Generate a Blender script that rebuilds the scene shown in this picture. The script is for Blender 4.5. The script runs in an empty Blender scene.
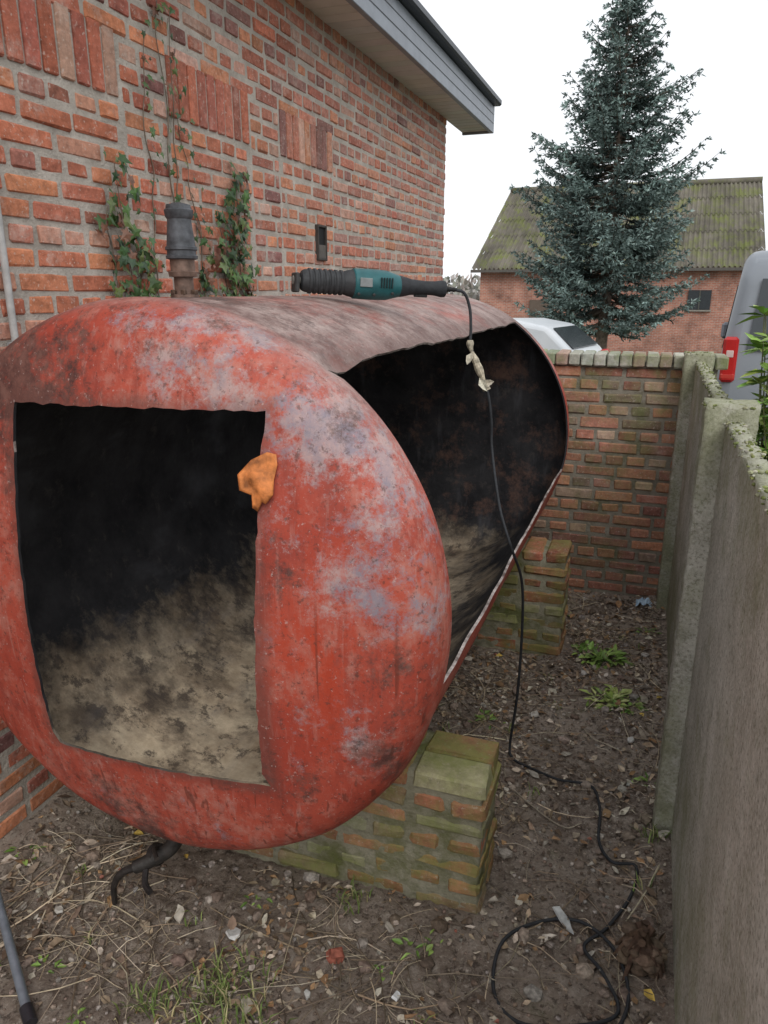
import bpy, bmesh, math, random
from mathutils import Vector, Matrix, noise, Euler
random.seed(7)
R=random.random
def U(a,b): return a+(b-a)*random.random()
sc=bpy.context.scene
# ------------------------------------------------------------------ helpers
class MB:
    def __init__(s): s.v=[]; s.f=[]; s.c=[]; s.m=[]
    def add(s,vs,fs,col=(.5,.5,.5),mi=0):
        o=len(s.v); s.v.extend([tuple(p) for p in vs])
        for f in fs:
            s.f.append([i+o for i in f]); s.c.append(col); s.m.append(mi)
    def obj(s,name,mats,parent=None,smooth=False,recalc=True,sharp=None,merge=0):
        me=bpy.data.meshes.new(name); me.from_pydata(s.v,[],s.f)
        ca=me.color_attributes.new('Col','FLOAT_COLOR','CORNER')
        buf=[]
        for p,c in zip(me.polygons,s.c):
            buf.extend(([c[0],c[1],c[2],1.0])*p.loop_total)
        ca.data.foreach_set('color',buf)
        me.polygons.foreach_set('material_index',s.m)
        if not isinstance(mats,(list,tuple)): mats=[mats]
        for m in mats: me.materials.append(m)
        if recalc or sharp or merge:
            bm=bmesh.new(); bm.from_mesh(me)
            if merge: bmesh.ops.remove_doubles(bm,verts=bm.verts,dist=merge)
            if recalc: bmesh.ops.recalc_face_normals(bm,faces=bm.faces)
            if sharp:
                for e in bm.edges:
                    if len(e.link_faces)==2 and e.calc_face_angle(0)>math.radians(sharp): e.smooth=False
            bm.to_mesh(me); bm.free()
        if smooth or sharp: me.polygons.foreach_set('use_smooth',[True]*len(me.polygons))
        me.update()
        ob=bpy.data.objects.new(name,me); sc.collection.objects.link(ob)
        if parent: ob.parent=parent
        return ob
def empty(name):
    e=bpy.data.objects.new(name,None); sc.collection.objects.link(e); return e
def cbox(mb,c,h,ch=.003,col=(.5,.5,.5),jit=0,mi=0,fix=None,mat=None):
    idx={};vs=[]
    for ax in range(3):
        for sx in(-1,1):
            for sy in(-1,1):
                for sz in(-1,1):
                    s=(sx,sy,sz)
                    p=[s[i]*(h[i]-(0 if i==ax else ch)) for i in range(3)]
                    if jit: p=[q+U(-jit,jit) for q in p]
                    p=Vector(p)
                    if mat: p=mat@p
                    p=p+Vector(c)
                    if fix: p=fix(p)
                    idx[(ax,)+s]=len(vs); vs.append(p)
    fs=[]
    for ax in range(3):
        o=[i for i in range(3) if i!=ax]
        for s in(-1,1):
            L=[]
            for a,b in((-1,-1),(1,-1),(1,1),(-1,1)):
                k=[0,0,0];k[ax]=s;k[o[0]]=a;k[o[1]]=b
                L.append(idx[(ax,)+tuple(k)])
            fs.append(L)
        for a in(-1,1):
            for b in(-1,1):
                def K(x,sd):
                    k=[0,0,0];k[ax]=sd;k[o[0]]=a;k[o[1]]=b
                    return idx[(x,)+tuple(k)]
                fs.append([K(o[0],-1),K(o[0],1),K(o[1],1),K(o[1],-1)])
    for sx in(-1,1):
        for sy in(-1,1):
            for sz in(-1,1):
                fs.append([idx[(a,sx,sy,sz)] for a in range(3)])
    mb.add(vs,fs,col,mi)
def box(mb,lo,hi,col=(.5,.5,.5),mi=0,ch=.003):
    c=[(a+b)/2 for a,b in zip(lo,hi)];h=[abs(b-a)/2 for a,b in zip(lo,hi)]
    cbox(mb,c,h,min(ch,min(h)*.5),col,0,mi)
def nz(p,f,s=0): return noise.noise(Vector((p[0]*f+s,p[1]*f+s*.7,p[2]*f-s)))
def gridbox(mb,lo,hi,cell,amp,freq,col,fix=None,mi=0,top=0):
    n=[max(1,int(round((hi[i]-lo[i])/cell))) for i in range(3)]
    def disp(p):
        a=nz(p,freq,1);b=nz(p,freq,31);c=nz(p,freq,57);d=nz(p,freq*3.7,9)
        q=Vector(p)+Vector((a+d*.5,b,c))*amp
        if top and p[2]>hi[2]-1e-5: q.z+=min(0,nz(p,freq*.5,77)-.05)*top
        if fix:q=fix(q)
        return q
    for ax in range(3):
        o=[i for i in range(3) if i!=ax]
        for s in(0,1):
            vs=[];fs=[];nu,nv=n[o[0]],n[o[1]]
            for i in range(nu+1):
                for j in range(nv+1):
                    p=[0,0,0];p[ax]=hi[ax] if s else lo[ax]
                    p[o[0]]=lo[o[0]]+(hi[o[0]]-lo[o[0]])*i/nu
                    p[o[1]]=lo[o[1]]+(hi[o[1]]-lo[o[1]])*j/nv
                    vs.append(disp(p))
            for i in range(nu):
                for j in range(nv):
                    a=i*(nv+1)+j; fs.append([a,a+1,a+nv+2,a+nv+1])
            mb.add(vs,fs,col,mi)
def catmull(P,n=8):
    P=[Vector(p) for p in P]; Q=[P[0]*2-P[1]]+P+[P[-1]*2-P[-2]]; out=[]
    for i in range(1,len(Q)-2):
        for k in range(n):
            t=k/n;a,b,c,d=Q[i-1:i+3]
            out.append(.5*((2*b)+(c-a)*t+(2*a-5*b+4*c-d)*t*t+(3*b-a-3*c+d)*t**3))
    out.append(P[-1]); return out
def tube(mb,pts,r,seg=8,col=(.5,.5,.5),mi=0,cap=True):
    pts=[Vector(p) for p in pts];n=len(pts)
    rr=r if callable(r) else (lambda t:r)
    vs=[];fs=[];up=None
    for i,p in enumerate(pts):
        t=(pts[min(i+1,n-1)]-pts[max(i-1,0)])
        if t.length<1e-9:t=Vector((0,0,1))
        t.normalize()
        if up is None:
            up=Vector((0,0,1)) if abs(t.z)<.9 else Vector((1,0,0))
        up=(up-t*up.dot(t))
        if up.length<1e-6: up=t.orthogonal()
        up.normalize();w=t.cross(up);ra=rr(i/(n-1))
        for k in range(seg):
            a=2*math.pi*k/seg; vs.append(p+(up*math.cos(a)+w*math.sin(a))*ra)
    for i in range(n-1):
        for k in range(seg):
            a=i*seg+k;b=i*seg+(k+1)%seg; fs.append([a,b,b+seg,a+seg])
    if cap:
        fs.append(list(range(seg))[::-1]);fs.append([(n-1)*seg+k for k in range(seg)])
    mb.add(vs,fs,col,mi)
def lathe(mb,prof,M,seg=24,col=(.5,.5,.5),mi=0,ys=1,zs=1):
    vs=[];fs=[]
    for x,r in prof:
        for k in range(seg):
            a=2*math.pi*k/seg; vs.append(M@Vector((x,r*math.cos(a)*ys,r*math.sin(a)*zs)))
    for i in range(len(prof)-1):
        for k in range(seg):
            a=i*seg+k;b=i*seg+(k+1)%seg;fs.append([a,b,b+seg,a+seg])
    fs.append(list(range(seg))[::-1]);fs.append([(len(prof)-1)*seg+k for k in range(seg)])
    mb.add(vs,fs,col,mi)
def leaf(mb,p,d,nrm,L,W,col,fold=.3,mi=0,curl=0):
    d=Vector(d).normalized();nrm=Vector(nrm);s=d.cross(nrm)
    if s.length<1e-5:s=d.orthogonal()
    s.normalize();nn=s.cross(d)
    p=Vector(p)
    a=p;b=p+d*L*.5-nn*curl*L*.3;c=p+d*L-nn*curl*L
    l=p+d*L*.4+s*W*.5+nn*fold*W;r=p+d*L*.4-s*W*.5+nn*fold*W
    l2=p+d*L*.75+s*W*.33+nn*fold*W*.6-nn*curl*L*.6;r2=p+d*L*.75-s*W*.33+nn*fold*W*.6-nn*curl*L*.6
    mb.add([a,b,c,l,r,l2,r2],[[0,1,3],[1,5,3],[1,2,5],[0,4,1],[1,4,6],[1,6,2]],col,mi)
def vary(c,a=.15):
    k=1+U(-a,a);return (c[0]*k*(1+U(-.05,.05)),c[1]*k,c[2]*k*(1+U(-.05,.05)))
def lerp(a,b,t): return tuple(x+(y-x)*t for x,y in zip(a,b))
# ------------------------------------------------------------------ node helper
class NM:
    def __init__(s,name,rough=.8,spec=.3,metal=0):
        s.mat=bpy.data.materials.new(name); s.mat.use_nodes=True
        s.nt=s.mat.node_tree; s.b=s.nt.nodes['Principled BSDF']
        s.b.inputs['Roughness'].default_value=rough
        s.b.inputs['Specular IOR Level'].default_value=spec
        s.b.inputs['Metallic'].default_value=metal
        s.tc=s.nt.nodes.new('ShaderNodeTexCoord')
    def n(s,t): return s.nt.nodes.new(t)
    def l(s,a,b): s.nt.links.new(a,b)
    def vec(s,scale=(1,1,1),off=(0,0,0)):
        m=s.n('ShaderNodeMapping');m.inputs['Scale'].default_value=scale;m.inputs['Location'].default_value=off
        s.l(s.tc.outputs['Object'],m.inputs['Vector']);return m.outputs[0]
    def noise(s,scale,detail=4,rough=.55,vec=None,dist=0):
        x=s.n('ShaderNodeTexNoise');x.inputs['Scale'].default_value=scale;x.inputs['Detail'].default_value=detail
        x.inputs['Roughness'].default_value=rough;x.inputs['Distortion'].default_value=dist
        s.l(vec if vec is not None else s.tc.outputs['Object'],x.inputs['Vector']);return x.outputs['Fac']
    def rng(s,v,a,b,c=0,d=1):
        x=s.n('ShaderNodeMapRange');x.inputs[1].default_value=a;x.inputs[2].default_value=b
        x.inputs[3].default_value=c;x.inputs[4].default_value=d;s.l(v,x.inputs[0]);return x.outputs[0]
    def math(s,op,a,b=None):
        x=s.n('ShaderNodeMath');x.operation=op
        for i,q in enumerate((a,b)):
            if q is None: continue
            if isinstance(q,(int,float)): x.inputs[i].default_value=q
            else: s.l(q,x.inputs[i])
        return x.outputs[0]
    def mix(s,f,a,b,bl='MIX'):
        x=s.n('ShaderNodeMix');x.data_type='RGBA';x.blend_type=bl
        for i,q in((0,f),(6,a),(7,b)):
            if isinstance(q,(int,float)): x.inputs[i].default_value=q
            elif isinstance(q,tuple): x.inputs[i].default_value=(q[0],q[1],q[2],1)
            else: s.l(q,x.inputs[i])
        return x.outputs[2]
    def sep(s):
        x=s.n('ShaderNodeSeparateXYZ');s.l(s.tc.outputs['Object'],x.inputs[0]);return x.outputs
    def ball(s,c,r0,r1,sq=(1,1,1)):
        m=s.n('ShaderNodeVectorMath');m.operation='SUBTRACT';s.l(s.tc.outputs['Object'],m.inputs[0]);m.inputs[1].default_value=c
        k=s.n('ShaderNodeVectorMath');k.operation='MULTIPLY';s.l(m.outputs[0],k.inputs[0]);k.inputs[1].default_value=sq
        q=s.n('ShaderNodeVectorMath');q.operation='LENGTH';s.l(k.outputs[0],q.inputs[0])
        return s.rng(q.outputs['Value'],r0,r1,1,0)
    def attr(s):
        x=s.n('ShaderNodeAttribute');x.attribute_name='Col';return x.outputs['Color']
    def col(s,c):
        if isinstance(c,tuple): s.b.inputs['Base Color'].default_value=(c[0],c[1],c[2],1)
        else: s.l(c,s.b.inputs['Base Color'])
    def bump(s,h,strength=.5,dist=.005):
        prev=s.b.inputs['Normal'].links[0].from_socket if s.b.inputs['Normal'].links else None
        x=s.n('ShaderNodeBump');x.inputs['Strength'].default_value=strength;x.inputs['Distance'].default_value=dist
        s.l(h,x.inputs['Height'])
        if prev: s.l(prev,x.inputs['Normal'])
        s.l(x.outputs[0],s.b.inputs['Normal'])
def m_attr(name,rough=.8,spec=.3,metal=0,nscale=30,namt=.25,bump=.3,bd=.003,bs=120):
    m=NM(name,rough,spec,metal);f=m.noise(nscale,3)
    c=m.mix(1.0,m.attr(),m.mix(m.rng(f,.3,.7),(1-namt,)*3,(1+namt*.6,)*3),'MULTIPLY')
    m.col(c)
    if bump: m.bump(m.noise(bs,3),bump,bd)
    return m.mat
def m_brick(name,lime=.5,moss=0.0,mosscol=(.13,.15,.045),grime=.3,zmoss=None,limecol=(.58,.49,.43)):
    m=NM(name,.92,.2)
    f=m.noise(38,5,.7);c=m.mix(1.0,m.attr(),m.mix(m.rng(f,.3,.72),(.62,)*3,(1.28,)*3),'MULTIPLY')
    l=m.rng(m.noise(6,7,.76),.53,.70);c=m.mix(m.math('MULTIPLY',l,lime),c,limecol)
    sp=m.rng(m.noise(90,2,.6),.60,.71);c=m.mix(m.math('MULTIPLY',sp,.5),c,(.60,.52,.46))
    g=m.rng(m.noise(2.2,7,.72),.50,.70);c=m.mix(m.math('MULTIPLY',g,grime),c,(.07,.055,.05))
    if moss:
        k=m.rng(m.math('ADD',m.noise(4.5,7,.74),m.math('MULTIPLY',f,.14)),.62-moss*.25,.74-moss*.12)
        if zmoss:
            k=m.math('MULTIPLY',k,m.rng(m.sep()[2],zmoss[0],zmoss[1],zmoss[2],zmoss[3]))
        c=m.mix(m.math('MULTIPLY',k,.82),c,m.mix(m.noise(25,4),mosscol,tuple(q*2.1 for q in mosscol)))
    m.col(c);m.bump(m.noise(60,6,.7),.7,.007);return m.mat
def m_mortar(name,c1,c2,moss=0,mosscol=(.12,.14,.05)):
    m=NM(name,.95,.15);c=m.mix(m.rng(m.noise(9,6,.7),.35,.65),c1,c2)
    c=m.mix(m.math('MULTIPLY',m.rng(m.noise(70,4),.57,.7),.5),c,tuple(q*.5 for q in c1))
    if moss: c=m.mix(m.math('MULTIPLY',m.rng(m.noise(4.5,6,.68),.62-moss*.25,.72-moss*.1),.9),c,mosscol)
    m.col(c);m.bump(m.noise(90,6,.7),.9,.008);return m.mat
# ------------------------------------------------------------------ constants
XC,ZC,RT=-.985,.935,.65; Y0,Y1=1.31,3.5
WX=-1.65
def gh(x,y):
    p=(x,y,0)
    h=.028*nz(p,1.7,3)+.014*nz(p,6,5)
    h+=.06*math.exp(-((x+1.66)/.18)**2)*(1 if y<4 else 0)+.025*math.exp(-((x-.18)/.1)**2)
    h+=.02*math.exp(-((y-3.88)/.15)**2)
    return h
def ghf(x,y):
    p=(x,y,0);f=abs(nz(p,22,2));g=nz(p,55,8)
    return gh(x,y)+.015*f+.007*g+.004*nz(p,130,4)
def terr(y):
    t=min(1,max(0,(y-5)/17.));return -1.0*t*t*(3-2*t)
# ------------------------------------------------------------------ world / light / camera
w=bpy.data.worlds.new('World');sc.world=w;w.use_nodes=True;nt=w.node_tree
bg=nt.nodes['Background'];sky=nt.nodes.new('ShaderNodeTexSky');sky.sky_type='NISHITA';sky.sun_disc=False
sky.sun_elevation=math.radians(42);sky.sun_rotation=math.radians(150);sky.dust_density=3;sky.air_density=1
mx=nt.nodes.new('ShaderNodeMix');mx.data_type='RGBA';mx.inputs[0].default_value=.95
nt.links.new(sky.outputs[0],mx.inputs[6]);mx.inputs[7].default_value=(9.1,9.3,9.6,1)
nt.links.new(mx.outputs[2],bg.inputs['Color']);bg.inputs['Strength'].default_value=.124
sl=bpy.data.lights.new('sun','SUN');sl.energy=1.5;sl.angle=math.radians(35);sl.color=(1,.98,.95)
so=bpy.data.objects.new('sun',sl);sc.collection.objects.link(so)
az=math.radians(150);el=math.radians(42)
sd=Vector((math.sin(az)*math.cos(el),math.cos(az)*math.cos(el),math.sin(el)))
so.rotation_euler=sd.to_track_quat('Z','Y').to_euler()
cd=bpy.data.cameras.new('camera');cd.lens=26.0;cd.sensor_width=36;cd.clip_end=2000;cd.clip_start=.02
co=bpy.data.objects.new('camera',cd);sc.collection.objects.link(co)
co.location=(0,0,1.6);co.rotation_euler=(math.radians(90-16.7),0,math.radians(19.65));sc.camera=co
sc.view_settings.view_transform='Standard';sc.view_settings.look='None';sc.view_settings.exposure=0
# ------------------------------------------------------------------ GROUND
def axis(lo,hi,step,far):
    a=[];x=lo
    while x<hi: a.append(x);x+=step
    a.append(hi);s=step
    L=[];x=lo
    while x>-far: s*=1.22;x-=s;L.append(x)
    s=step;Rr=[];x=hi
    while x<far: s*=1.22;x+=s;Rr.append(x)
    return L[::-1]+a+Rr
xs=axis(-1.75,.3,.0115,500);ys=axis(.6,4.0,.0115,500)
vs=[];fs=[]
for y in ys:
    for x in xs:
        ins=(-1.8<x<.35 and .4<y<4.1)
        vs.append((x,y,(ghf(x,y) if ins else terr(y))-.002))
nx=len(xs)
for j in range(len(ys)-1):
    for i in range(nx-1):
        a=j*nx+i;fs.append([a,a+1,a+nx+1,a+nx])
me=bpy.data.meshes.new('ground');me.from_pydata(vs,[],fs);me.polygons.foreach_set('use_smooth',[True]*len(fs))
g=bpy.data.objects.new('ground',me);sc.collection.objects.link(g)
m=NM('soil',.85,.3)
c=m.mix(m.rng(m.noise(2.6,6,.7),.38,.62),(.15,.112,.086),(.35,.285,.23))
c=m.mix(m.rng(m.noise(22,6,.75),.45,.66),c,(.40,.34,.285))
c=m.mix(m.math('MULTIPLY',m.rng(m.noise(85,4,.7),.56,.66),.65),c,(.52,.46,.39))
c=m.mix(m.math('MULTIPLY',m.rng(m.noise(50,5,.75),.38,.48,1,0),.8),c,(.065,.046,.036))
c=m.mix(m.math('MULTIPLY',m.rng(m.noise(5,6,.7),.60,.70),.45),c,(.13,.14,.06))
s_=m.sep();far=m.rng(s_[1],4.2,4.6);far2=m.rng(s_[0],.28,.4);fm=m.math('MAXIMUM',far,far2)
gr=m.mix(m.rng(m.noise(.4,6,.7),.4,.6),(.07,.095,.04),(.17,.15,.11))
c=m.mix(fm,c,gr)
m.col(c);m.bump(m.noise(50,8,.78),1.0,.014)
me.materials.append(m.mat)
# ------------------------------------------------------------------ BRICK HOUSE
house=empty('brick_house')
mb=MB()
PAL=[((.44,.145,.090),.34),((.54,.22,.115),.22),((.36,.115,.08),.18),((.22,.10,.09),.09),((.50,.29,.22),.17)]
def pick(pal):
    r=R();s=0
    for c,w_ in pal:
        s+=w_
        if r<s:return c
    return pal[0][0]
CO=.0635;JT=.0130;BL=.19
def course(mb,y0,y1,z,head,ph,colf,hh=None):
    ln=BL*.48 if head else BL
    hh=hh or (CO-JT)/2
    y=y0-ph*(ln+JT)
    while y<y1:
        a=max(y,y0);b=min(y+ln,y1)
        if b-a>.025:
            cc=colf((a+b)/2,z);d=U(-.003,.003)
            rot=Euler((U(-.012,.012),U(-.006,.006),U(-.008,.008))).to_matrix()
            cbox(mb,(WX-.03+d,(a+b)/2,z+U(-.002,.002)),(.03,(b-a)/2-U(0,.004),hh-U(0,.003)),U(.003,.008),cc,.002,0,None,rot)
        y+=ln+JT
def hcol(y,z):
    c=vary(pick(PAL),.25)
    t=min(1,max(0,(y-2.3)/1.8))*.6
    return lerp(c,(.50,.285,.23),t*U(.3,1.1))
LINT=[(1.20,2.165),(2.42,2.98),(3.25,3.83)]
z=0.03;k=0
ZTOP=2.86;LZ0,LZ1=2.17,2.365
while z<ZTOP:
    lo,hi=z-CO/2,z+CO/2
    if lo>LZ0-.03 and hi<LZ1+.04:
        segs=[];p=-.4
        for a,b in LINT: segs.append((p,a-JT));p=b+JT
        segs.append((p,6.04))
        for a,b in segs: course(mb,a,b,z,k%2==0,(k//2%2)*.5,hcol)
    elif lo>1.15 and hi<=LZ0+.0:
        p=-.4
        for a,b in LINT:
            course(mb,p,a-JT,z,k%2==0,(k//2%2)*.5,hcol)
            course(mb,a,b,z+.004,k%3==0,.33+.4*(k%2),lambda y,zz:lerp(hcol(y,zz),(.54,.21,.12),.35))
            p=b+JT
        course(mb,p,6.04,z,k%2==0,(k//2%2)*.5,hcol)
    else: course(mb,-.4,6.04,z,k%2==0,(k//2%2)*.5,hcol)
    z+=CO;k+=1
for a,b in LINT:
    n=int((b-a)/.062);st=(b-a)/n
    for i in range(n):
        yc=a+st*(i+.5);cc=hcol(yc,2.2)
        cbox(mb,(WX-.027+U(-.002,.003),yc,(LZ0+LZ1)/2+.003),(.03,st/2-.006,(LZ1-LZ0)/2-.003),.004,cc,.0015,0,None,Euler((U(-.012,.012),0,0)).to_matrix())
mat_hb=m_brick('house_brick',.55,0,grime=.24)
mat_mo=m_mortar('lime_mortar',(.52,.475,.42),(.34,.31,.27))
mb.obj('wall_bricks',mat_hb,house)
mb=MB()
box(mb,(-1.75,-.4,-.1),(WX-.0045,6.035,2.87));mb.obj('wall_mortar',mat_mo,house)
def m_bricktex(name,c1,c2,mo,axis='y',sc_=1.0,moss=0):
    m=NM(name,.9,.2);sp=m.sep();cm=m.n('ShaderNodeCombineXYZ')
    if axis=='x': m.l(sp[0],cm.inputs[0])
    else: m.l(sp[1],cm.inputs[0])
    m.l(sp[2],cm.inputs[1])
    b=m.n('ShaderNodeTexBrick');m.l(cm.outputs[0],b.inputs['Vector']);b.inputs['Scale'].default_value=1
    b.inputs['Brick Width'].default_value=.2*sc_;b.inputs['Row Height'].default_value=.065*sc_;b.inputs['Mortar Size'].default_value=.009*sc_
    b.inputs['Color1'].default_value=c1+(1,);b.inputs['Color2'].default_value=c2+(1,);b.inputs['Mortar'].default_value=mo+(1,)
    c=m.mix(1.0,b.outputs['Color'],m.mix(m.rng(m.noise(1.3,6,.75),.3,.7),(.5,)*3,(1.4,)*3),'MULTIPLY')
    m.col(c);m.bump(b.outputs['Fac'],-.4,.01);return m.mat
mb=MB();box(mb,(-7,-.4,-1.1),(-1.76,6.03,2.87));mb.obj('house_body',m_bricktex('house_gable_brick',(.40,.12,.07),(.3,.09,.06),(.35,.32,.28),'x'),house)
mat_sof=m_attr('soffit_vinyl',.55,.35,0,8,.10,.1)
mb=MB();y=-.6
while y<6.55:
    box(mb,(-1.66,y,2.842),(-1.435,min(y+.094,6.553),2.852),vary((.60,.59,.56),.05),0,.003);y+=.1
box(mb,(-1.66,-.6,2.853),(-1.435,6.55,2.87),(.12,.12,.12))
mb.obj('soffit_boards',mat_sof,house)
mb=MB()
box(mb,(-1.432,-.6,2.825),(-1.40,6.56,3.02),(.22,.245,.285))
for q in(2.89,2.955): box(mb,(-1.401,-.6,q),(-1.397,6.56,q+.006),(.10,.11,.13))
box(mb,(-1.44,-.6,3.022),(-1.345,6.60,3.075),(.025,.032,.045),0,.012)
box(mb,(-1.66,6.56,2.825),(-1.40,6.585,3.06),(.25,.27,.30))
mb.obj('fascia_and_gutter',m_attr('fascia_paint',.4,.4,0,10,.15,.1),house)
mb=MB()
mb.add([(-1.42,-.6,3.08),(-1.42,6.6,3.08),(-4.4,6.6,4.9),(-4.4,-.6,4.9),(-7.3,6.6,3.08),(-7.3,-.6,3.08)],[[0,1,2,3],[3,2,4,5],[1,4,2],[0,3,5]],(.2,.1,.07))
mb.obj('roof_tiles',m_attr('roof_tile',.8,.3,0,5,.4,.6),house,recalc=False)
mb=MB();vy,vz=3.66,1.83
for a in((-.055,-.045),(.045,.055)): box(mb,(WX-.01,vy+a[0],vz-.085),(WX+.014,vy+a[1],vz+.085),(.05,.045,.04))
for a in((-.085,-.073),(.073,.085)): box(mb,(WX-.01,vy-.044,vz+a[0]),(WX+.014,vy+.044,vz+a[1]),(.05,.045,.04))
box(mb,(WX-.005,vy-.044,vz-.073),(WX+.0035,vy+.044,vz+.073),(.006,.006,.006))
box(mb,(WX+.004,vy-.044,vz-.073),(WX+.010,vy+.044,vz-.01),(.10,.09,.08))
mb.obj('wall_vent',m_attr('vent_iron',.7,.3),house)
mb=MB();tube(mb,[(WX+.016,1.60,1.34),(WX+.016,1.60,1.6),(WX+.016,1.60,2.12)],.010,10,(.40,.40,.39))
for zz in(1.45,1.9): box(mb,(WX,1.582,zz),(WX+.03,1.618,zz+.016),(.3,.3,.3))
mb.obj('conduit_pipe',m_attr('conduit',.5,.4),house,sharp=40)
# ------------------------------------------------------------------ IVY
ivy=MB()
def ivyleaf(p,sz,col):
    tilt=Euler((U(-.5,.5),U(-.6,.3),U(-.6,.6))).to_matrix();ang=U(-.9,.9)+math.pi
    pts=[(0,0),(.35,-.18),(.30,.12),(.52,.35),(.22,.42),(0,1.0),(-.22,.42),(-.52,.35),(-.30,.12),(-.35,-.18)]
    vs=[]
    for a,b in pts:
        b-=.3
        yy=a*math.cos(ang)-b*math.sin(ang);zz=a*math.sin(ang)+b*math.cos(ang)
        q=tilt@Vector((-(a*a)*.3,yy,zz));vs.append(Vector(p)+q*sz)
    vs.append(Vector(p)+tilt@Vector((.06,0,0))*sz)
    ivy.add(vs,[[i,(i+1)%10,10] for i in range(10)],col)
ICOL=[(.035,.085,.025),(.065,.125,.035),(.11,.15,.045),(.16,.07,.04),(.025,.055,.022),(.05,.10,.03)]
def stem(y,z0,z1,amp,dens,spread,sz=.045):
    P=[];n=12;yy=y
    for i in range(n+1):
        yy+=U(-amp,amp);P.append((WX+.003+U(0,.004),yy,z0+(z1-z0)*i/n))
    C=catmull(P,4);tube(ivy,C,lambda t:.0035*(1-.6*t),5,(.16,.12,.085))
    for p in C:
        if p.z<1.42: continue
        for _ in range(dens):
            if R()<.75: ivyleaf((WX+U(.012,.05),p.y+U(-spread,spread),p.z+U(-.03,.03)),sz*U(.5,1.15),vary(random.choice(ICOL),.3))
stem(2.16,.1,1.98,.02,5,.06);stem(2.10,1.2,1.85,.02,2,.05);stem(2.20,1.4,1.76,.02,2,.05)
stem(2.56,.1,1.80,.02,7,.06);stem(2.78,.1,1.95,.025,9,.08);stem(2.88,.2,2.05,.02,9,.07);stem(2.70,1.3,1.88,.02,3,.07)
stem(2.42,1.3,2.5,.022,0,0);stem(2.36,1.4,2.52,.02,2,.03,.032);stem(2.52,1.4,2.25,.04,1,.03,.03);stem(2.30,1.4,2.40,.03,1,.03,.026)
ivy.obj('ivy_plant',m_attr('ivy_leaf',.45,.45,0,60,.3,0),None,recalc=False)
# ------------------------------------------------------------------ END WALL
def wall_x(mb,x0,x1,yf,z,head,ph,colf):
    ln=BL*.48 if head else BL;x=x0-ph*(ln+JT)
    while x<x1:
        a=max(x,x0);b=min(x+ln,x1)
        if b-a>.02:
            cbox(mb,((a+b)/2,yf+.03+U(-.003,.003),z+U(-.0012,.0012)),((b-a)/2-U(0,.003),.03,(CO-JT)/2-U(0,.003)),U(.003,.008),colf(),.002,0,None,Euler((0,U(-.01,.01),U(-.006,.006))).to_matrix())
        x+=ln+JT
endw=empty('garden_brick_wall')
EP=[((.40,.18,.125),.4),((.46,.22,.135),.2),((.31,.14,.105),.2),((.24,.17,.13),.12),((.45,.31,.22),.08)]
mb=MB();z=.0;k=0
while z<1.255:
    wall_x(mb,-1.64,.30,3.9,z,k%2==0,(k//2%2)*.5,lambda:vary(pick(EP),.22));z+=CO;k+=1
zt=z-CO/2
x=-1.64
while x<.29:
    w_=.058;cbox(mb,(x+w_/2,3.985,zt+.03),(w_/2-.001,.115,.030),.006,vary(pick([((.42,.42,.35),.5),((.32,.36,.24),.3),((.42,.30,.24),.2)]),.15),.002,0,None,Euler((0,U(-.01,.01),U(-.01,.01))).to_matrix());x+=w_+.004
mb.obj('wall_bricks',m_brick('old_brick',.30,.42,(.11,.125,.05),.35,(0,1.3,.35,1.0)),endw)
mb=MB();gridbox(mb,(-1.64,3.906,-.1),(.30,4.09,zt+.010),.05,.003,9,(.2,.2,.2))
mb.obj('wall_mortar',m_mortar('old_mortar',(.30,.275,.225),(.20,.18,.14),.35,(.13,.14,.065)),endw,merge=.0001)
# ------------------------------------------------------------------ PIERS
def keepout(p):
    dx,dz=p.x-XC,p.z-ZC;d=math.hypot(dx,dz)
    if d<RT+.014 and p.z<ZC and p.y>1.5:
        s=(RT+.014)/max(d,.01);p=Vector((XC+dx*s,p.y,ZC+dz*s))
    return p
def pier(name,x0,x1,y0,y1,ncs,pal,matb,matm,CO=.0605):
    e=empty(name);mb=MB()
    for k in range(ncs):
        z=.028+k*CO;head=(k%2==1)
        ln=BL*.48 if head else BL;x=x1+U(-.004,.004)
        while x>x0+.01:
            a=max(x-ln,x0)
            if x-a>.02:
                xm=(a+x)/2;bot=z-CO/2
                if not math.hypot(xm-XC,bot-ZC)<RT+.006:
                    for (ya,yb) in ([(y0,y1)] if head else [(y0,(y0+y1)/2-.005),((y0+y1)/2+.005,y1)]):
                        if k==ncs-1 and R()<.12 and x<x1-.2: continue
                        cbox(mb,(xm,(ya+yb)/2+U(-.005,.005),z+U(-.002,.002)),((x-a)/2-U(0,.004),(yb-ya)/2,(CO-JT)/2-U(0,.002)),U(.006,.012),vary(pick(pal(xm)),.28),.004,0,keepout,Euler((U(-.01,.01),U(-.02,.02),U(-.025,.025))).to_matrix())
            x=a-JT
    mb.obj('pier_bricks',matb,e)
    mb=MB();gridbox(mb,(x0+.006,y0+.005,-.08),(x1-.007,y1-.007,.028+(ncs-.76)*CO),.015,.006,30,(.3,.3,.3),keepout)
    mb.obj('pier_mortar',matm,e,smooth=True,merge=.0001);return e
PP=[((.40,.15,.10),.5),((.46,.20,.12),.18),((.32,.20,.13),.22),((.38,.34,.22),.1)]
PP2=[((.35,.25,.16),.32),((.38,.36,.23),.28),((.40,.18,.12),.30),((.46,.44,.32),.1)]
matpb=m_brick('mossy_pier_brick',.50,.72,(.13,.145,.045),.40,None,(.48,.45,.34))
matpm=m_mortar('pier_mortar_mat',(.38,.36,.27),(.21,.20,.13),.60,(.14,.155,.05))
pier('brick_pier',-1.63,-.29,1.56,1.77,7,lambda x:(PP if x>-.62 else PP2),matpb,matpm)
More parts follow.
